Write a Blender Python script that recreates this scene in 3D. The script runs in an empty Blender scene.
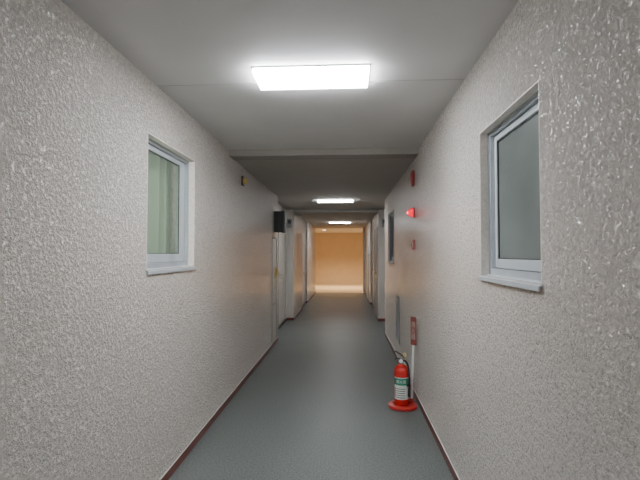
import bpy, bmesh, math
from mathutils import Vector, Matrix
C = bpy.context.scene.collection
F = 450.0; A = 1.11; B = 0.675; EYE = 1.4; H = 2.39; HL = 2.34
TH = math.atan(26/F); PH = math.atan(14/F)

# ---------------------------------------------------------------- materials
def mat(name, col, rough=.5, metal=0., spec=.5, bump=None, var=0., vscale=4, emis=None, coat=0, alpha=1):
    m = bpy.data.materials.new(name); m.use_nodes = True
    nt = m.node_tree; p = nt.nodes['Principled BSDF']
    p.inputs['Base Color'].default_value = (*col, 1)
    p.inputs['Roughness'].default_value = rough
    p.inputs['Metallic'].default_value = metal
    p.inputs['Specular IOR Level'].default_value = spec
    p.inputs['Coat Weight'].default_value = coat
    p.inputs['Alpha'].default_value = alpha
    tc = nt.nodes.new('ShaderNodeTexCoord')
    if var:
        n = nt.nodes.new('ShaderNodeTexNoise'); n.inputs['Scale'].default_value = vscale; n.inputs['Detail'].default_value = 4
        nt.links.new(tc.outputs['Object'], n.inputs['Vector'])
        r = nt.nodes.new('ShaderNodeValToRGB')
        r.color_ramp.elements[0].position = .3; r.color_ramp.elements[1].position = .7
        r.color_ramp.elements[0].color = (*[c*(1-var) for c in col], 1)
        r.color_ramp.elements[1].color = (*[min(1, c*(1+var)) for c in col], 1)
        nt.links.new(n.outputs['Fac'], r.inputs['Fac']); nt.links.new(r.outputs['Color'], p.inputs['Base Color'])
    if bump:
        n = nt.nodes.new('ShaderNodeTexNoise'); n.inputs['Scale'].default_value = bump[0]; n.inputs['Detail'].default_value = 3
        nt.links.new(tc.outputs['Object'], n.inputs['Vector'])
        b = nt.nodes.new('ShaderNodeBump'); b.inputs['Distance'].default_value = bump[1]; b.inputs['Strength'].default_value = 1
        nt.links.new(n.outputs['Fac'], b.inputs['Height']); nt.links.new(b.outputs['Normal'], p.inputs['Normal'])
    if emis:
        p.inputs['Emission Color'].default_value = (*emis[0], 1); p.inputs['Emission Strength'].default_value = emis[1]
    return m

def stucco(name, col, dist=.0064):
    m = bpy.data.materials.new(name); m.use_nodes = True
    nt = m.node_tree; p = nt.nodes['Principled BSDF']; L = nt.links.new; N = nt.nodes.new
    p.inputs['Roughness'].default_value = .21; p.inputs['Specular IOR Level'].default_value = .95
    p.inputs['Coat Weight'].default_value = .45; p.inputs['Coat Roughness'].default_value = .17
    tc = N('ShaderNodeTexCoord')
    n1 = N('ShaderNodeTexNoise'); n1.inputs['Scale'].default_value = 52; n1.inputs['Detail'].default_value = 6
    n1.inputs['Roughness'].default_value = .70
    L(tc.outputs['Object'], n1.inputs['Vector'])
    r1 = N('ShaderNodeMapRange'); r1.interpolation_type = 'LINEAR'
    r1.inputs['From Min'].default_value = .41; r1.inputs['From Max'].default_value = .575
    L(n1.outputs['Fac'], r1.inputs['Value'])
    vo = N('ShaderNodeTexVoronoi'); vo.feature = 'F1'; vo.inputs['Scale'].default_value = 60
    wn = N('ShaderNodeTexNoise'); wn.inputs['Scale'].default_value = 50; wn.inputs['Detail'].default_value = 3
    L(tc.outputs['Object'], wn.inputs['Vector'])
    va = N('ShaderNodeVectorMath'); va.operation = 'MULTIPLY_ADD'; va.inputs[1].default_value = (.035, .035, .035)
    L(wn.outputs['Color'], va.inputs[0]); L(tc.outputs['Object'], va.inputs[2]); L(va.outputs[0], vo.inputs['Vector'])
    ma = N('ShaderNodeMath'); ma.operation = 'MULTIPLY_ADD'; ma.inputs[1].default_value = -1.0
    L(vo.outputs['Distance'], ma.inputs[0]); L(r1.outputs['Result'], ma.inputs[2])
    b = N('ShaderNodeBump'); b.inputs['Distance'].default_value = dist; b.inputs['Strength'].default_value = 1
    L(ma.outputs[0], b.inputs['Height']); L(b.outputs['Normal'], p.inputs['Normal']); L(b.outputs['Normal'], p.inputs['Coat Normal'])
    r = N('ShaderNodeValToRGB')
    r.color_ramp.elements[0].color = (*[c*.77 for c in col], 1); r.color_ramp.elements[1].color = (*col, 1)  # pits painted darker, so the relief's shade still reads at distance
    r.color_ramp.elements[1].position = .55
    L(r1.outputs['Result'], r.inputs['Fac'])
    n3 = N('ShaderNodeTexNoise'); n3.inputs['Scale'].default_value = 1.6; n3.inputs['Detail'].default_value = 4
    L(tc.outputs['Object'], n3.inputs['Vector'])
    mr = N('ShaderNodeMapRange'); mr.inputs['To Min'].default_value = .95; mr.inputs['To Max'].default_value = 1.04
    L(n3.outputs['Fac'], mr.inputs['Value'])
    mx = N('ShaderNodeMix'); mx.data_type = 'RGBA'; mx.blend_type = 'MULTIPLY'; mx.inputs[0].default_value = 1
    L(r.outputs['Color'], mx.inputs[6]); L(mr.outputs['Result'], mx.inputs[7]); L(mx.outputs[2], p.inputs['Base Color'])
    return m

def floor_mat(name, col):
    m = mat(name, col, rough=.6, spec=.45, bump=(200, .0006))
    nt = m.node_tree; p = nt.nodes['Principled BSDF']; L = nt.links.new; N = nt.nodes.new
    tc = N('ShaderNodeTexCoord')
    n = N('ShaderNodeTexNoise'); n.inputs['Scale'].default_value = 90; n.inputs['Detail'].default_value = 3
    n2 = N('ShaderNodeTexNoise'); n2.inputs['Scale'].default_value = 2.2; n2.inputs['Detail'].default_value = 5
    L(tc.outputs['Object'], n.inputs['Vector']); L(tc.outputs['Object'], n2.inputs['Vector'])
    r = N('ShaderNodeValToRGB'); r.color_ramp.elements[0].position = .36; r.color_ramp.elements[1].position = .64
    r.color_ramp.elements[0].color = (*[c*.68 for c in col], 1); r.color_ramp.elements[1].color = (*[c*1.28 for c in col], 1)
    L(n.outputs['Fac'], r.inputs['Fac'])
    mr = N('ShaderNodeMapRange'); mr.inputs['To Min'].default_value = .9; mr.inputs['To Max'].default_value = 1.08
    L(n2.outputs['Fac'], mr.inputs['Value'])
    mx = N('ShaderNodeMix'); mx.data_type = 'RGBA'; mx.blend_type = 'MULTIPLY'; mx.inputs[0].default_value = 1
    L(r.outputs['Color'], mx.inputs[6]); L(mr.outputs['Result'], mx.inputs[7]); L(mx.outputs[2], p.inputs['Base Color'])
    mr2 = N('ShaderNodeMapRange'); mr2.inputs['To Min'].default_value = .36; mr2.inputs['To Max'].default_value = .50
    L(n2.outputs['Fac'], mr2.inputs['Value']); L(mr2.outputs['Result'], p.inputs['Roughness'])
    return m

M = dict(
    wall=stucco('stucco_paint', (.885, .815, .74)),
    brightening_liner=mat('reveal_brightened', (.84, .77, .695), .35, bump=(80, .0026), var=.09, vscale=70),  # smooth paint kept bright to lift the shaded window reveals
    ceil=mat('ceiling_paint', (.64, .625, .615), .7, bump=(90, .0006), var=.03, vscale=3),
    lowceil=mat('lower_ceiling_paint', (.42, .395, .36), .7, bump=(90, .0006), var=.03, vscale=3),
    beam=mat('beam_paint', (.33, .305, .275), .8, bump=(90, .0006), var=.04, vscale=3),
    floor=floor_mat('vinyl_floor', (.150, .166, .159)),
    lobby=mat('lobby_floor', (.58, .47, .33), .5, var=.06),
    lobbywall=mat('lobby_wall', (.66, .53, .39), .7, bump=(80, .002), var=.03),
    base=mat('baseboard_brown', (.17, .048, .038), .4, var=.15, vscale=20),
    paleline=mat('baseboard_top_edge', (.66, .63, .58), .5),
    seam=mat('seam_filler', (.30, .29, .28), .8),
    alu=mat('aluminium', (.50, .53, .555), .3, .4, var=.05, vscale=10),
    alulight=mat('aluminium_light', (.58, .62, .65), .3, .35, var=.04, vscale=10),
    frost=mat('frosted_dark_glass', (.13, .147, .136), .26, 0, .5, bump=(300, .0012), var=.25, vscale=1.6),
    darkglass=mat('dark_glass', (.045, .048, .05), .35, 0, .3),
    darkalu=mat('dark_aluminium', (.22, .22, .225), .45, .3),
    blackp=mat('black_plastic', (.06, .06, .062), .5, var=.1),
    greyp=mat('grey_plastic', (.30, .29, .28), .45),
    steel=mat('steel_door_paint', (.62, .575, .515), .45, var=.03),
    doorframe=mat('door_frame_paint', (.42, .385, .345), .45, var=.03),
    steeldark=mat('cupboard_door_paint', (.50, .455, .405), .5, var=.04),
    frame=mat('cupboard_frame_paint', (.36, .325, .29), .5, var=.04),
    chrome=mat('chrome', (.7, .7, .7), .22, 1.),
    brass=mat('brass_yellow', (.60, .43, .14), .4, .3),
    darkbrown=mat('dark_brown', (.06, .045, .035), .5),
    red=mat('red_enamel', (.60, .020, .015), .25, 0, .5, coat=.4),
    redplastic=mat('red_plastic', (.52, .03, .024), .4),
    signred=mat('sign_red', (.24, .062, .048), .5),
    maroon=mat('maroon_enamel', (.27, .024, .024), .35),
    redlens=mat('red_lens', (.75, .005, .02), .1, emis=((1., .0, .03), 1.5), coat=.6),
    redcore=mat('red_lamp_core', (.9, .1, .1), .2, emis=((1., .12, .16), 8)),
    white=mat('white_plastic', (.80, .80, .78), .35),
    signtext=mat('sign_lettering', (.48, .40, .36), .5),
    label=mat('label_white', (.72, .76, .72), .45),
    green=mat('label_green', (.03, .28, .17), .45),
    ink=mat('ink_black', (.02, .02, .02), .5),
    rubber=mat('rubber', (.02, .02, .02), .6),
    yellow=mat('yellow_pin', (.8, .62, .05), .4),
    paper=mat('paper_note', (.6, .53, .3), .7),
    housing=mat('lamp_housing', (.7, .72, .73), .4),
    diffuser=mat('lamp_diffuser', (.9, .9, .9), .4, emis=((.915, .955, 1.), 82)),
    diffuser_dim=mat('lamp_diffuser_dim', (.9, .9, .9), .4, emis=((.915, .955, 1.), 52)),
    warm=mat('warm_lamp', (.9, .8, .6), .4, emis=((1., .74, .46), 18)),
    pink=mat('pinkish_box', (.42, .12, .10), .4),
)
def mixmat(name, first, fac, col, rough):
    m = bpy.data.materials.new(name); m.use_nodes = True; nt = m.node_tree
    p = nt.nodes['Principled BSDF']; p.inputs['Base Color'].default_value = (*col, 1); p.inputs['Roughness'].default_value = rough
    tr = nt.nodes.new(first); tr.inputs[0].default_value = (.93, 1, .93, 1) if 'Transp' in first else (*col, 1)
    ms = nt.nodes.new('ShaderNodeMixShader'); ms.inputs[0].default_value = fac
    nt.links.new(tr.outputs[0], ms.inputs[1]); nt.links.new(p.outputs[0], ms.inputs[2])
    nt.links.new(ms.outputs[0], nt.nodes['Material Output'].inputs[0]); return m
M['pane'] = mixmat('frosted_pane', 'ShaderNodeBsdfTransparent', .28, (.34, .38, .33), .15)
M['curtain'] = mixmat('curtain_cloth', 'ShaderNodeBsdfTranslucent', .9, (.48, .53, .41), .8)

# ---------------------------------------------------------------- mesh helpers
def box(bm, x0, x1, y0, y1, z0, z1):
    x0, x1 = sorted((x0, x1)); y0, y1 = sorted((y0, y1)); z0, z1 = sorted((z0, z1))
    v = [bm.verts.new(c) for c in ((x0,y0,z0),(x1,y0,z0),(x1,y1,z0),(x0,y1,z0),(x0,y0,z1),(x1,y0,z1),(x1,y1,z1),(x0,y1,z1))]
    for f in ((0,3,2,1),(4,5,6,7),(0,1,5,4),(1,2,6,5),(2,3,7,6),(3,0,4,7)): bm.faces.new([v[i] for i in f])
def lathe(bm, prof, c=(0,0,0), axis='Z', seg=32):
    R = {'Z': Matrix.Identity(3), 'X': Matrix.Rotation(math.pi/2, 3, 'Y'), '-X': Matrix.Rotation(-math.pi/2, 3, 'Y'),
         '-Y': Matrix.Rotation(math.pi/2, 3, 'X')}[axis]
    rings = []
    for r, z in prof:
        if r < 1e-6: rings.append([bm.verts.new(Vector(c)+R@Vector((0,0,z)))])
        else: rings.append([bm.verts.new(Vector(c)+R@Vector((r*math.cos(2*math.pi*k/seg), r*math.sin(2*math.pi*k/seg), z))) for k in range(seg)])
    for a, b in zip(rings, rings[1:]):
        for k in range(seg):
            l = (k+1) % seg
            if len(a) == 1 and len(b) == 1: continue
            if len(a) == 1: bm.faces.new((a[0], b[l], b[k]))
            elif len(b) == 1: bm.faces.new((a[k], a[l], b[0]))
            else: bm.faces.new((a[k], a[l], b[l], b[k]))
def tube(bm, pts, r, seg=12):
    pts = [Vector(p) for p in pts]; rings = []
    for i, p in enumerate(pts):
        d = (pts[min(i+1, len(pts)-1)]-pts[max(i-1, 0)]).normalized()
        u = d.orthogonal().normalized() if i == 0 else (u0 - d*u0.dot(d)).normalized()
        u0 = u; w = d.cross(u)
        rings.append([bm.verts.new(p+(u*math.cos(2*math.pi*k/seg)+w*math.sin(2*math.pi*k/seg))*r) for k in range(seg)])
    for a, b in zip(rings, rings[1:]):
        for k in range(seg): l = (k+1) % seg; bm.faces.new((a[k], a[l], b[l], b[k]))
    bm.faces.new(rings[0][::-1]); bm.faces.new(rings[-1])
def smooth_pts(p, n=8):
    p = [Vector(q) for q in p]; out = []
    q = [p[0]]+p+[p[-1]]
    for i in range(1, len(q)-2):
        for k in range(n):
            t = k/n; a, b, c, d = q[i-1:i+3]
            out.append(.5*((2*b)+(c-a)*t+(2*a-5*b+4*c-d)*t*t+(3*b-a-3*c+d)*t**3))
    out.append(p[-1]); return out
def build(name, bm, material, parent=None, off=(0,0,0), bevel=0, smooth=False):
    for v in bm.verts: v.co -= Vector(off)
    bmesh.ops.recalc_face_normals(bm, faces=bm.faces)
    if smooth:
        for f in bm.faces: f.smooth = True
    me = bpy.data.meshes.new(name); bm.to_mesh(me); bm.free(); me.materials.append(material)
    if smooth: me.set_sharp_from_angle(angle=math.radians(40))
    o = bpy.data.objects.new(name, me); C.objects.link(o); o.parent = parent
    if bevel:
        b = o.modifiers.new('bevel', 'BEVEL'); b.width = bevel; b.segments = 2; b.limit_method = 'ANGLE'
    return o
def boxes(name, lst, material, parent=None, off=(0,0,0), bevel=0):
    bm = bmesh.new()
    for b in lst: box(bm, *b)
    return build(name, bm, material, parent, off, bevel)
def struct(o, label=None):
    o['kind'] = 'structure'
    if label: o['label'] = label
    return o
def thing(name, label, cat, loc, group=None, rz=0):
    o = bpy.data.objects.new(name, None); C.objects.link(o); o.location = loc; o.rotation_euler.z = rz
    o.empty_display_size = .1
    o['label'] = label; o['category'] = cat
    if group: o['group'] = group
    return o
def text(name, s, size, material, parent, M4, extrude=.0004):
    cu = bpy.data.curves.new(name, 'FONT'); cu.body = s; cu.size = size; cu.align_x = 'CENTER'; cu.align_y = 'CENTER'; cu.extrude = extrude
    cu.space_line = .95
    to = bpy.data.objects.new(name+'_src', cu); C.objects.link(to)
    dg = bpy.context.evaluated_depsgraph_get(); dg.update()
    me = bpy.data.meshes.new_from_object(to.evaluated_get(dg)); me.transform(M4)
    bpy.data.objects.remove(to)
    me.name = name; me.materials.clear(); me.materials.append(material)
    o = bpy.data.objects.new(name, me); C.objects.link(o); o.parent = parent
    return o

# wall slab in the YZ plane with rectangular holes
def slab(bm, xf, xb, y0, y1, z0, z1, holes=()):
    ys = {y0, y1, *[h[0] for h in holes], *[h[1] for h in holes]}
    zs = {z0, z1, *[h[2] for h in holes], *[h[3] for h in holes]}
    def fill(s, step):
        s = sorted(s); out = [s[0]]
        for a, b in zip(s, s[1:]):
            n = max(1, round((b-a)/step)); out += [a+(b-a)*(k+1)/n for k in range(n)]
        return out
    ys = fill(ys, .3); zs = fill(zs, .3)
    def solid(i, j):
        if i < 0 or j < 0 or i >= len(ys)-1 or j >= len(zs)-1: return False
        cy, cz = (ys[i]+ys[i+1])/2, (zs[j]+zs[j+1])/2
        return not any(h[0] < cy < h[1] and h[2] < cz < h[3] for h in holes)
    V = {}
    def v(x, y, z):
        k = (round(x,5), round(y,5), round(z,5))
        if k not in V: V[k] = bm.verts.new(k)
        return V[k]
    for i in range(len(ys)-1):
        for j in range(len(zs)-1):
            if not solid(i, j): continue
            a, b, c, d = ys[i], ys[i+1], zs[j], zs[j+1]
            for x in (xf, xb): bm.faces.new((v(x,a,c), v(x,b,c), v(x,b,d), v(x,a,d)))
            if not solid(i-1, j): bm.faces.new((v(xf,a,c), v(xb,a,c), v(xb,a,d), v(xf,a,d)))
            if not solid(i+1, j): bm.faces.new((v(xf,b,c), v(xb,b,c), v(xb,b,d), v(xf,b,d)))
            if not solid(i, j-1): bm.faces.new((v(xf,a,c), v(xb,a,c), v(xb,b,c), v(xf,b,c)))
            if not solid(i, j+1): bm.faces.new((v(xf,a,d), v(xb,a,d), v(xb,b,d), v(xf,b,d)))

# ---------------------------------------------------------------- shell
Y0, YE, YL = -5.0, 16.4, 21.2
WL = (2.45, 3.24, 1.31, 2.085)       # left window opening y0,y1,z0,z1
WR = (1.60, 2.30, 1.295, 2.01)       # right near window
WR2 = (6.35, 7.25, 1.28, 2.03)       # right far window
D1 = (6.72, 7.18, .05, 1.66)         # steel cupboard door, left wall
AP = (5.75, 6.15, .27, .85)          # access panel, right wall
RD = .05                              # depth of the far door recesses
RL, RR = .15, .24                     # depth of the first recesses

LSEG = [(Y0, 7.3), (9.5, 11.4), (12.9, YE)]
RSEG = [(Y0, 7.9), (9.5, 11.0), (12.6, YE)]
bm = bmesh.new()
slab(bm, -A, -A-.3, Y0, 7.3, 0, H, [WL, D1])
for s in LSEG[1:]: slab(bm, -A, -A-.3, *s, 0, H)
box(bm, -A-.3, -A-RL, LSEG[0][1], LSEG[1][0], 0, H)
box(bm, -A-.3, -A-RD, LSEG[1][1], LSEG[2][0], 0, H)
slab(bm, -A-.301, -A-.42, Y0, YE, 0, H)
struct(build('wall_left', bm, M['wall']), 'glossy cream stucco wall on the left with a small window')
bm = bmesh.new()
slab(bm, B, B+.3, Y0, 7.9, 0, H, [WR, WR2, AP])
for s in RSEG[1:]: slab(bm, B, B+.3, *s, 0, H)
box(bm, B+RR, B+.3, RSEG[0][1], RSEG[1][0], 0, H)
box(bm, B+RD, B+.3, RSEG[1][1], RSEG[2][0], 0, H)
slab(bm, B+.301, B+.42, Y0, YE, 0, H)
box(bm, B-.07, B+.05, YE-.35, YE, 0, H)
struct(build('wall_right', bm, M['wall']), 'glossy cream stucco wall on the right with two windows')
struct(boxes('wall_back', [(-A-.42, B+.42, Y0-.12, Y0, 0, H)], M['wall']))
struct(boxes('wall_end', [(-3.4, 3.0, YL, YL+.12, 0, H)], M['lobbywall']), 'warm tan peach lit wall closing the far end of the corridor')
struct(boxes('wall_lobby', [(-3.52, -3.4, YE-.0, YL+.12, 0, H), (3.0, 3.12, YE, YL+.12, 0, H),
        (-3.52, -A-.42, YE-.12, YE, 0, H), (B+.42, 3.12, YE-.12, YE, 0, H)], M['lobbywall']), 'side walls of the warm lit lobby')
struct(boxes('floor', [(-A-.42, B+.42, Y0-.12, YE, -.1, 0)], M['floor']), 'grey green speckled vinyl corridor floor')
struct(boxes('floor_lobby', [(-3.52, 3.12, YE, YL+.12, -.1, 0)], M['lobby']), 'cream lobby floor at the far end under warm light')
YS = 2.56
struct(boxes('ceiling', [(-A-.42, B+.42, Y0-.12, YS, H, H+.02), (-A-.42, B+.42, YS+.010, YE, H, H+.02),
        (-A-.42, B+.42, Y0-.12, YE, H+.02, H+.1)], M['ceil']), 'pale grey painted board ceiling with a joint line')
struct(boxes('trim_1', [(-A, B, YS, YS+.010, H+.002, H+.02)], M['seam']), 'thin dark joint line across the near ceiling')
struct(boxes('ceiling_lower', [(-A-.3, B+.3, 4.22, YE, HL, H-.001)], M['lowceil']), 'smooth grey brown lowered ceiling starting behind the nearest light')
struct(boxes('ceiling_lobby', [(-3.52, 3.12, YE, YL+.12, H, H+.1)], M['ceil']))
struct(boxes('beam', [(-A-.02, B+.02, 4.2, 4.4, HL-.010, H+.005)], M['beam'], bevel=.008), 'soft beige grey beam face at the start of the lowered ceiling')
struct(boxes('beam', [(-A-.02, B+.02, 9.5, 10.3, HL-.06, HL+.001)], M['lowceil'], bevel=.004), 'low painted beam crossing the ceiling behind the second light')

bh = .056
def bases(s, xw, segs, r1, z0=0, z1=bh, e=0):
    X = lambda d: xw + s*d
    out = [(X(-.007-e), X(0), a, b, z0, z1) for a, b in segs]
    (a0, b0), (a1, b1), (a2, b2) = segs
    out += [(X(r1-.008-e), X(r1), b0, a1, z0, z1), (X(RD-.008-e), X(RD), b1, a2, z0, z1), (X(0), X(r1), a1-.008-e, a1, z0, z1), (X(0), X(r1), b0, b0+.008+e, z0, z1),
            (X(0), X(RD), a2-.008-e, a2, z0, z1), (X(0), X(RD), b1, b1+.008+e, z0, z1)]
    return out
struct(boxes('baseboard_left', bases(-1, -A, LSEG, RL), M['base']), 'thin reddish brown baseboard along the left wall')
struct(boxes('baseboard_right', bases(1, B, RSEG, RR), M['base']), 'thin reddish brown baseboard along the right wall')
struct(boxes('trim_2', bases(-1, -A, LSEG, RL, bh, bh+.004, 0), M['paleline']), 'thin pale line along the top edge of the left baseboard')
struct(boxes('trim_3', bases(1, B, RSEG, RR, bh, bh+.004, 0), M['paleline']), 'thin pale line along the top edge of the right baseboard')

# ---------------------------------------------------------------- windows
def window(n, s, xw, W, pane_mat, label, ins=.05, curtain=False, far=.028, fm='alu', sm='alulight', rail=.014):
    y0, y1, z0, z1 = W; X = lambda d: xw + s*d
    fw = .024
    fr = boxes(f'window_{n}', [(X(ins), X(ins+.07), y0, y0+fw, z0, z1), (X(ins), X(ins+.07), y1-fw, y1, z0, z1),
         (X(ins), X(ins+.07), y0+fw, y1-fw, z1-fw, z1), (X(ins), X(ins+.07), y0+fw, y1-fw, z0, z0+fw+.010),
         (X(ins-.008), X(ins), y0+.005, y0+.010, z0+.003, z1-.005), (X(ins-.008), X(ins), y1-.010, y1-.005, z0+.003, z1-.005),
         (X(ins-.008), X(ins), y0+.005, y1-.005, z1-.010, z1-.005)], M[fm], bevel=.0015)
    struct(fr, label)
    t = .004  # thin liner boards, added over the stucco to brighten the shaded reveals
    boxes('brightening_liner', [(X(.0), X(ins-.001), y0, y0+t, z0+t, z1), (X(.0), X(ins-.001), y1-t, y1, z0+t, z1),
         (X(.0), X(ins-.001), y0+t, y1-t, z1-t, z1)], M['brightening_liner'], fr)
    a, b, c, d = y0+fw+.002, y1-fw-.002, z0+fw+.013, z1-fw-.002; sw = .030; i2 = ins+.018
    boxes('sash', [(X(i2), X(i2+.028), a, a+sw, c, d), (X(i2), X(i2+.028), b-far, b, c, d),
         (X(i2), X(i2+.028), a+sw, b-far, d-sw, d), (X(i2), X(i2+.028), a+sw, b-far, c, c+sw+rail)], M[sm], fr, bevel=.003)
    boxes('pane', [(X(i2+.011), X(i2+.016), a+sw, b-far, c+sw+rail, d-sw)], pane_mat, fr)
    boxes('gasket', [(X(i2+.006), X(i2+.011), a+sw, a+sw+.005, c+sw+rail, d-sw), (X(i2+.006), X(i2+.011), b-far-.005, b-far, c+sw+rail, d-sw),
         (X(i2+.006), X(i2+.011), a+sw, b-far, c+sw+rail, c+sw+rail+.005), (X(i2+.006), X(i2+.011), a+sw, b-far, d-sw-.005, d-sw)], M['rubber'], fr)
    # sill: sloping metal board with a down-turned lip
    bm = bmesh.new(); ya, yb = y0-.006, y1+.006
    prof = [(ins+.004, z0+.006), (-.014, z0-.006), (-.014, z0-.024), (-.009, z0-.024), (-.009, z0-.012), (ins+.004, z0-.004)]
    r1 = [bm.verts.new((X(dx), ya, z)) for dx, z in prof]; r2 = [bm.verts.new((X(dx), yb, z)) for dx, z in prof]
    for i in range(len(prof)):
        j = (i+1) % len(prof); bm.faces.new((r1[i], r2[i], r2[j], r1[j]))
    bm.faces.new(r1); bm.faces.new(r2[::-1])
    build('sill', bm, M[sm], fr)
    if curtain:
        bm = bmesh.new(); n_ = 160; rows = []
        for k in range(n_+1):
            t = k/n_; y = y0+.01+(y1-y0-.02)*t
            u = t*6+.6*math.sin(t*6)
            x = X(ins+.155+.030*math.sin(u*2*math.pi)+.008*math.sin(u*9.1))
            rows.append((bm.verts.new((x, y, z0+.01)), bm.verts.new((x, y, z1-.01))))
        for r1, r2 in zip(rows, rows[1:]): bm.faces.new((r1[0], r2[0], r2[1], r1[1]))
        o = build('curtain', bm, M['curtain'], smooth=True)
        o['label'] = 'pale grey green curtain hanging behind the glass of the left wall window'; o['category'] = 'curtain'
    return fr
window(1, -1, -A, WL, M['pane'], 'small aluminium framed window in the left wall with pale green curtain behind', .05, True, far=.085, rail=.024)
window(2, 1, B, WR, M['frost'], 'aluminium framed window with dull frosted glass near on the right wall', .045)
window(3, 1, B, WR2, M['darkglass'], 'dark window farther along the right wall', .03, fm='darkalu', sm='darkalu')
ld = bpy.data.lights.new('curtain_fill', 'AREA'); ld.energy = 1.8; ld.color = (1, .99, .93); ld.shape = 'RECTANGLE'; ld.size = .03; ld.size_y = .6  # unseen fill light, added behind the pane to shade the curtain folds
lo = bpy.data.objects.new('curtain_fill', ld); C.objects.link(lo); lo.location = (-A-.145, 2.452, 1.72)
lo.rotation_euler = Vector((0, -1, 0)).to_track_quat('Z', 'Y').to_euler()

# ---------------------------------------------------------------- doors
y0, y1, z0, z1 = D1
d = boxes('door_1', [(-A-.03, -A-.004, y0+.024, y1-.024, z0+.024, z1-.024)], M['steeldark'], bevel=.003)
struct(d, 'beige steel meter cupboard door low in the left wall below the dark box')
boxes('door_frame', [(-A-.05, -A+.006, y0-.006, y0+.018, z0-.008, z1+.008), (-A-.05, -A+.006, y1-.018, y1+.006, z0-.008, z1+.008),
      (-A-.05, -A+.006, y0+.018, y1-.018, z1-.018, z1+.008), (-A-.05, -A+.006, y0+.018, y1-.018, z0-.008, z0+.018)], M['frame'], d, bevel=.002)
boxes('handle', [(-A-.006, -A+.006, y1-.18, y1-.09, 1.02, 1.20), (-A+.006, -A+.034, y1-.15, y1-.11, 1.05, 1.17)], M['brass'], d, bevel=.002)
boxes('divider', [(-A-.005, -A+.001, y0+.03, y1-.03, .62, .64)], M['greyp'], d)
boxes('notice', [(-A-.005, -A-.002, y0+.1, y0+.24, .9, 1.02)], M['paper'], d)
def flat_door(n, s, xw, ya, yb, label, m='steel'):
    X = lambda dd: xw - s*dd      # dd toward the corridor
    d = boxes(f'door_{n}', [(X(.0), X(.008), ya+.04, yb-.04, .012, 1.96)], M[m], bevel=.003); struct(d, label)
    boxes('door_frame', [(X(0), X(.014), ya, ya+.04, 0, 2.0), (X(0), X(.014), yb-.04, yb, 0, 2.0), (X(0), X(.014), ya+.04, yb-.04, 1.96, 2.0)], M['doorframe'], d, bevel=.002)
    bm = bmesh.new()
    box(bm, X(.008), X(.014), ya+.08, ya+.12, .92, 1.08)
    box(bm, X(.014), X(.048), ya+.093, ya+.107, 1.0, 1.014); box(bm, X(.036), X(.048), ya+.093, ya+.21, .998, 1.016)
    build('handle', bm, M['chrome'], d, bevel=.003)
    boxes('letter_slot', [(X(.008), X(.014), (ya+yb)/2-.13, (ya+yb)/2+.13, .86, .93)], M['chrome'], d, bevel=.002)
flat_door(2, -1, -A-RL, 8.3, 9.2, 'apartment door in the first recess of the left wall')
flat_door(3, -1, -A-RD, 11.7, 12.6, 'apartment door in the second recess of the left wall')
flat_door(4, 1, B+RR, 8.25, 9.15, 'apartment door in the first recess of the right wall')
flat_door(5, 1, B+RD, 11.35, 12.25, 'apartment door in the second recess of the right wall')
flat_door(6, 1, B, 9.75, 10.6, 'pale door flush in the right wall between the two recesses')
flat_door(7, 1, B, 13.6, 14.5, 'pale door flush in the right wall close to the warm lobby')

# ---------------------------------------------------------------- access panel right wall
y0, y1, z0, z1 = AP
r = thing('access_panel', 'narrow grey metal access panel low on the right wall beyond the extinguisher', 'panel', (B, (y0+y1)/2, z0))
off = r.location.copy()
boxes('panel_frame', [(B-.006, B+.04, y0-.01, y0+.02, z0-.01, z1+.01), (B-.006, B+.04, y1-.02, y1+.01, z0-.01, z1+.01),
      (B-.006, B+.04, y0+.02, y1-.02, z1-.02, z1+.01), (B-.006, B+.04, y0+.02, y1-.02, z0-.01, z0+.02)], M['greyp'], r, off, .002)
boxes('panel_door', [(B, B+.02, y0+.022, y1-.022, z0+.022, z1-.022)], M['alu'], r, off, .002)
bm = bmesh.new(); lathe(bm, [(0,0),(.014,0),(.014,.006),(0,.006)], (B, y0+.06, (z0+z1)/2), '-X', 16)
build('lock', bm, M['chrome'], r, off, smooth=True)

# ---------------------------------------------------------------- ceiling lights
def make_light(m, lab, th=.034, dp=.128):
    r = thing('ceiling_light', lab, 'light', (0,0,0), 'rectangular ceiling lights along the corridor')
    w = .312
    boxes('housing', [(-w, w, -dp, dp, -.008, 0)], M['housing'], r, bevel=.002)
    bm = bmesh.new(); box(bm, -w+.004, w-.004, -dp+.004, dp-.004, -th, -.008)
    build('diffuser', bm, M[m], r, bevel=.003)
    for sx in (-1, 1):
        boxes('end_cap', [(sx*(w-.004), sx*(w+.001), -dp, dp, -.014, -.001)], M['housing'], r, bevel=.001)
    return r
def copy_tree(o, parent=None):
    c = o.copy(); C.objects.link(c); c.parent = parent
    for ch in list(o.children): copy_tree(ch, c)
    return c
LX = -.185
L0 = make_light('diffuser', 'nearest rectangular white ceiling light, the largest one in view'); L0.location = (LX, 2.45, H)
c = copy_tree(L0); c.location = (LX, -2.1, H); c['label'] = 'white ceiling light on the ceiling behind the viewer'
L1 = make_light('diffuser_dim', 'second white ceiling light, just before the low ceiling beam', .026, .105); L1.location = (LX, 7.85, HL)
c = copy_tree(L1); c.location = (LX, 13.3, HL); c['label'] = 'third and smallest white ceiling light, just before the warm lit lobby'
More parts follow.
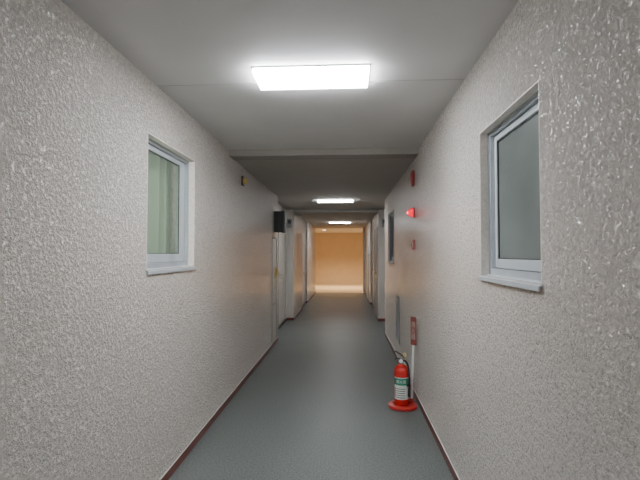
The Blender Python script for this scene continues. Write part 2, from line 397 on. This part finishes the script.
# warm lobby downlights
g = None
for x, y, lab in ((-.9, 18.4, 'round warm downlight in the lobby ceiling, left of centre'), (1.1, 18.4, 'round warm downlight in the lobby ceiling, right of centre')):
    if g is None:
        g = thing('downlight', lab, 'light', (x, y, H), 'warm lobby downlights')
        bm = bmesh.new(); lathe(bm, [(.085,0),(.10,0),(.10,-.012),(.085,-.012),(.085,0)], (0,0,0)); build('ring', bm, M['housing'], g, smooth=True)
        bm = bmesh.new(); lathe(bm, [(0,-.001),(.084,-.001),(.084,-.008),(0,-.008)], (0,0,0)); build('lens', bm, M['warm'], g, smooth=True)
    else:
        c = copy_tree(g); c.location = (x, y, H); c['label'] = lab
ld = bpy.data.lights.new('lobby_lamp', 'AREA'); ld.energy = 135; ld.color = (1, .71, .42); ld.shape = 'RECTANGLE'; ld.size = 3.5; ld.size_y = 1.2
ld.spread = math.radians(125)
lo = bpy.data.objects.new('lobby_lamp', ld); C.objects.link(lo); lo.location = (-.1, 18.8, H-.03)

# ---------------------------------------------------------------- meter boxes
r = thing('meter_box', 'dark grey electricity meter box sticking out of the left wall above the steel cupboard door', 'meter box', (-A, 6.97, 1.73))
off = r.location.copy()
boxes('body', [(-A-.001, -A+.11, 6.89, 7.05, 1.74, 2.06)], M['blackp'], r, off, .006)
boxes('cover', [(-A+.11, -A+.17, 6.88, 7.06, 1.73, 2.07)], M['blackp'], r, off, .014)
boxes('reading_window', [(-A+.17, -A+.173, 6.91, 7.03, 1.90, 2.0)], M['darkglass'], r, off)
def small_meter(x, y, z, lab):
    r = thing('meter_box', lab, 'meter box', (x, y, z)); 
    boxes('body', [(-.045, .045, -.08, .001, 0, .18)], M['greyp'], r, bevel=.006)
    boxes('display_window', [(-.03, .03, -.086, -.08, .08, .15)], M['blackp'], r, bevel=.002)
small_meter(-A-.08, 9.5, 1.96, 'small dark meter box on the pale wall end past the first left recess')
small_meter(B+.12, 9.5, 1.96, 'small dark meter box on the pale wall end past the first right recess')
r = thing('intercom_box', 'small pale box on the right wall beside the far door', 'intercom', (B, 13.3, 1.4))
boxes('body', [(-.05, .001, -.06, .06, 0, .16)], M['white'], r, bevel=.004)
boxes('speaker_grille', [(-.053, -.05, -.04, .04, .09, .14)], M['greyp'], r)

# small wall buzzer left
r = thing('buzzer', 'small brass and dark round buzzer high on the left wall between window and dark box', 'buzzer', (-A, 4.74, 2.18))
off = r.location.copy()
boxes('mount', [(-A-.001, -A+.018, 4.70, 4.78, 2.13, 2.23)], M['darkbrown'], r, off, .004)
bm = bmesh.new(); lathe(bm, [(0,0),(.036,0),(.038,.012),(.032,.030),(.016,.040),(0,.042)], (-A+.018, 4.74, 2.18), 'X', 28)
build('dome', bm, M['brass'], r, off, smooth=True)

# ---------------------------------------------------------------- fire alarm group right
BX = B+.001
r = thing('alarm_bell', 'dark red round fire alarm bell high on the right wall above the glowing lamp', 'alarm bell', (B, 4.5, 2.15))
off = r.location.copy()
bm = bmesh.new(); lathe(bm, [(0,0),(.05,0),(.05,.01),(0,.01)], (BX, 4.5, 2.15), '-X', 28); build('mount', bm, M['maroon'], r, off, smooth=True)
bm = bmesh.new(); lathe(bm, [(0,.006),(.082,.006),(.085,.014),(.075,.026),(.045,.036),(0,.04)], (BX, 4.5, 2.15), '-X', 36); build('gong', bm, M['maroon'], r, off, smooth=True)
bm = bmesh.new(); lathe(bm, [(0,.038),(.012,.038),(.012,.046),(0,.048)], (BX, 4.5, 2.15), '-X', 16); build('bolt', bm, M['chrome'], r, off, smooth=True)
r = thing('alarm_lamp', 'glowing red rounded fire alarm indicator lamp on the right wall', 'alarm lamp', (B, 4.5, 1.8))
off = r.location.copy()
bm = bmesh.new(); lathe(bm, [(0,0),(.052,0),(.052,.008),(.040,.014),(0,.014)], (BX, 4.5, 1.81), '-X', 28); build('flange', bm, M['maroon'], r, off, smooth=True)
prof = [(.044*math.cos(t), .014+.052*math.sin(t)) for t in [math.pi/2*k/8 for k in range(8)]] + [(0, .066)]
bm = bmesh.new(); lathe(bm, prof, (BX, 4.5, 1.81), '-X', 28); build('lens', bm, M['redlens'], r, off, smooth=True)
bm = bmesh.new(); lathe(bm, [(0,.064),(.013,.0635),(.013,.067),(.008,.071),(0,.073)], (BX, 4.5, 1.81), '-X', 20); build('bulb', bm, M['redcore'], r, off, smooth=True)
r = thing('alarm_button', 'small square reddish fire alarm push button box below the red lamp', 'alarm button', (B, 4.5, 1.49))
off = r.location.copy()
boxes('body', [(B-.018, BX, 4.45, 4.55, 1.44, 1.54)], M['pink'], r, off, .005)
bm = bmesh.new(); lathe(bm, [(0,0),(.028,0),(.028,.005),(.022,.007),(0,.007)], (B-.018, 4.5, 1.49), '-X', 24); build('cover_ring', bm, M['white'], r, off, smooth=True)
bm = bmesh.new(); lathe(bm, [(0,.007),(.013,.007),(.013,.011),(0,.011)], (B-.018, 4.5, 1.49), '-X', 20); build('button', bm, M['red'], r, off, smooth=True)

# ---------------------------------------------------------------- extinguisher stand
SX, SY = .515, 4.2
st = thing('extinguisher_stand', 'red round floor stand with a white post and red sign behind the extinguisher', 'stand', (SX, SY, 0))
bm = bmesh.new(); lathe(bm, [(0,0),(.125,0),(.132,.008),(.128,.026),(.105,.034),(.086,.034),(.084,.016),(0,.016)], (0,0,0), seg=48)
build('base', bm, M['redplastic'], st, smooth=True)
bm = bmesh.new(); tube(bm, [(.088,.04,.02),(.106,.03,.60)], .010); build('post', bm, M['white'], st, smooth=True)
bm = bmesh.new(); lathe(bm, [(0,0),(.018,0),(.018,.035),(.012,.05),(0,.05)], (.088,.04,.02), seg=20); build('post_socket', bm, M['redplastic'], st, smooth=True)
ang = math.radians(-52); R = Matrix.Translation((.118, .03, 0)) @ Matrix.Rotation(ang, 4, 'Z')
bm = bmesh.new(); box(bm, -.034, .034, -.020, -.012, .56, .82); bm.transform(R)
sg = build('sign', bm, M['signred'], st, bevel=.002)
text('lettering', '消\n火\n器', .058, M['signtext'], sg, R @ Matrix.Translation((0, -.0206, .69)) @ Matrix.Rotation(math.pi/2, 4, 'X'))

# ---------------------------------------------------------------- extinguisher
ex = thing('fire_extinguisher', 'red fire extinguisher with black hose standing on the floor stand by the right wall', 'fire extinguisher', (SX-.01, SY, .0165), rz=math.radians(-14))
ex.scale = (.97, .97, .98)
bm = bmesh.new(); r_ = .068
lathe(bm, [(0,0),(.060,0),(.066,.006),(r_,.014),(r_,.315),(.065,.338),(.055,.358),(.038,.373),(.024,.379),(.022,.385),(0,.385)], seg=48)
body = build('cylinder', bm, M['red'], ex, smooth=True)
def wrap(bm, a0, a1, z0, z1, r, t=.0008, n=20):
    vs = []
    for k in range(n+1):
        a = math.radians(a0+(a1-a0)*k/n)
        vs.append([bm.verts.new((q*math.cos(a), q*math.sin(a), z)) for q, z in ((r, z0), (r+t, z0), (r+t, z1), (r, z1))])
    for u, v in zip(vs, vs[1:]):
        for i in range(4): j = (i+1) % 4; bm.faces.new((u[i], v[i], v[j], u[j]))
    bm.faces.new(vs[0]); bm.faces.new(vs[-1][::-1])
bm = bmesh.new(); wrap(bm, -150, -15, .07, .27, r_); lb = build('label', bm, M['label'], ex, smooth=True)
bm = bmesh.new(); wrap(bm, -150, -15, .20, .262, r_+.0008); build('green_band', bm, M['green'], lb, smooth=True)
bm = bmesh.new()
for k in range(5): wrap(bm, -130, -55, .085+.02*k, .09+.02*k, r_+.0008)
wrap(bm, -142, -135, .085, .18, r_+.0008)
build('fine_print', bm, M['ink'], lb, smooth=True)
tx = text('band_lettering', '消火器', .034, M['white'], lb, Matrix.Identity(4))
for v in tx.data.vertices:
    x, y, z = v.co; a = math.radians(-85)+x/(r_+.002); rr = r_+.0018+z
    v.co = (rr*math.cos(a), rr*math.sin(a), .231+y)
bm = bmesh.new(); lathe(bm, [(0,.385),(.020,.385),(.020,.398),(.014,.402),(.014,.43),(0,.43)], seg=24); build('valve', bm, M['chrome'], ex, smooth=True)
def strip(name, pts, w, t, m):
    bm = bmesh.new(); rings = []
    for x, z in pts: rings.append([bm.verts.new((x, y, z+dz)) for y, dz in ((-w,0),(w,0),(w,t),(-w,t))])
    for a, b in zip(rings, rings[1:]):
        for i in range(4): j = (i+1) % 4; bm.faces.new((a[i], b[i], b[j], a[j]))
    bm.faces.new(rings[0]); bm.faces.new(rings[-1][::-1])
    return build(name, bm, m, ex, bevel=.002)
strip('lever', [(-.062,.492),(-.04,.488),(-.01,.470),(.02,.450),(.028,.43)], .011, .009, M['blackp'])
strip('carry_handle', [(-.062,.418),(-.045,.430),(-.02,.424),(.0,.418),(.02,.414)], .010, .009, M['blackp'])
bm = bmesh.new()
pts = [(.03+.014*math.cos(t), .0+0.002, .468+.016*math.sin(t)) for t in [2*math.pi*k/20 for k in range(21)]]
tube(bm, pts, .003, 8); tube(bm, [(.016,0,.445),(.03,.002,.455)], .003, 8)
build('safety_pin', bm, M['yellow'], ex, smooth=True)
bm = bmesh.new(); lathe(bm, [(0,0),(.017,0),(.017,.012),(0,.012)], (0,-.014,.412), '-Y', 20); build('gauge', bm, M['white'], ex, smooth=True)
hp = smooth_pts([(.012,0,.412),(.036,-.004,.412),(.060,-.012,.38),(.077,-.026,.30),(.077,-.032,.20),(.074,-.034,.15)])
bm = bmesh.new(); tube(bm, hp, .0085, 12); hs = build('hose', bm, M['rubber'], ex, smooth=True)
bm = bmesh.new(); lathe(bm, [(0,0),(.013,0),(.009,.05),(.009,.06),(0,.06)], (.074,-.035,.095), seg=20); build('nozzle', bm, M['rubber'], ex, smooth=True)
bm = bmesh.new(); wrap(bm, -38, -10, .19, .205, r_, .010, 8); build('hose_clip', bm, M['rubber'], ex)

# ---------------------------------------------------------------- camera, world
cd = bpy.data.cameras.new('camera'); cd.sensor_fit = 'HORIZONTAL'; cd.sensor_width = 36; cd.lens = 36*F/640; cd.clip_start = .02
co = bpy.data.objects.new('camera', cd); C.objects.link(co); co.location = (0, 0, EYE)
co.rotation_euler = (math.pi/2+PH, 0, TH)
bpy.context.scene.camera = co
w = bpy.data.worlds.new('world'); bpy.context.scene.world = w; w.use_nodes = True
w.node_tree.nodes['Background'].inputs[0].default_value = (.02, .02, .02, 1)
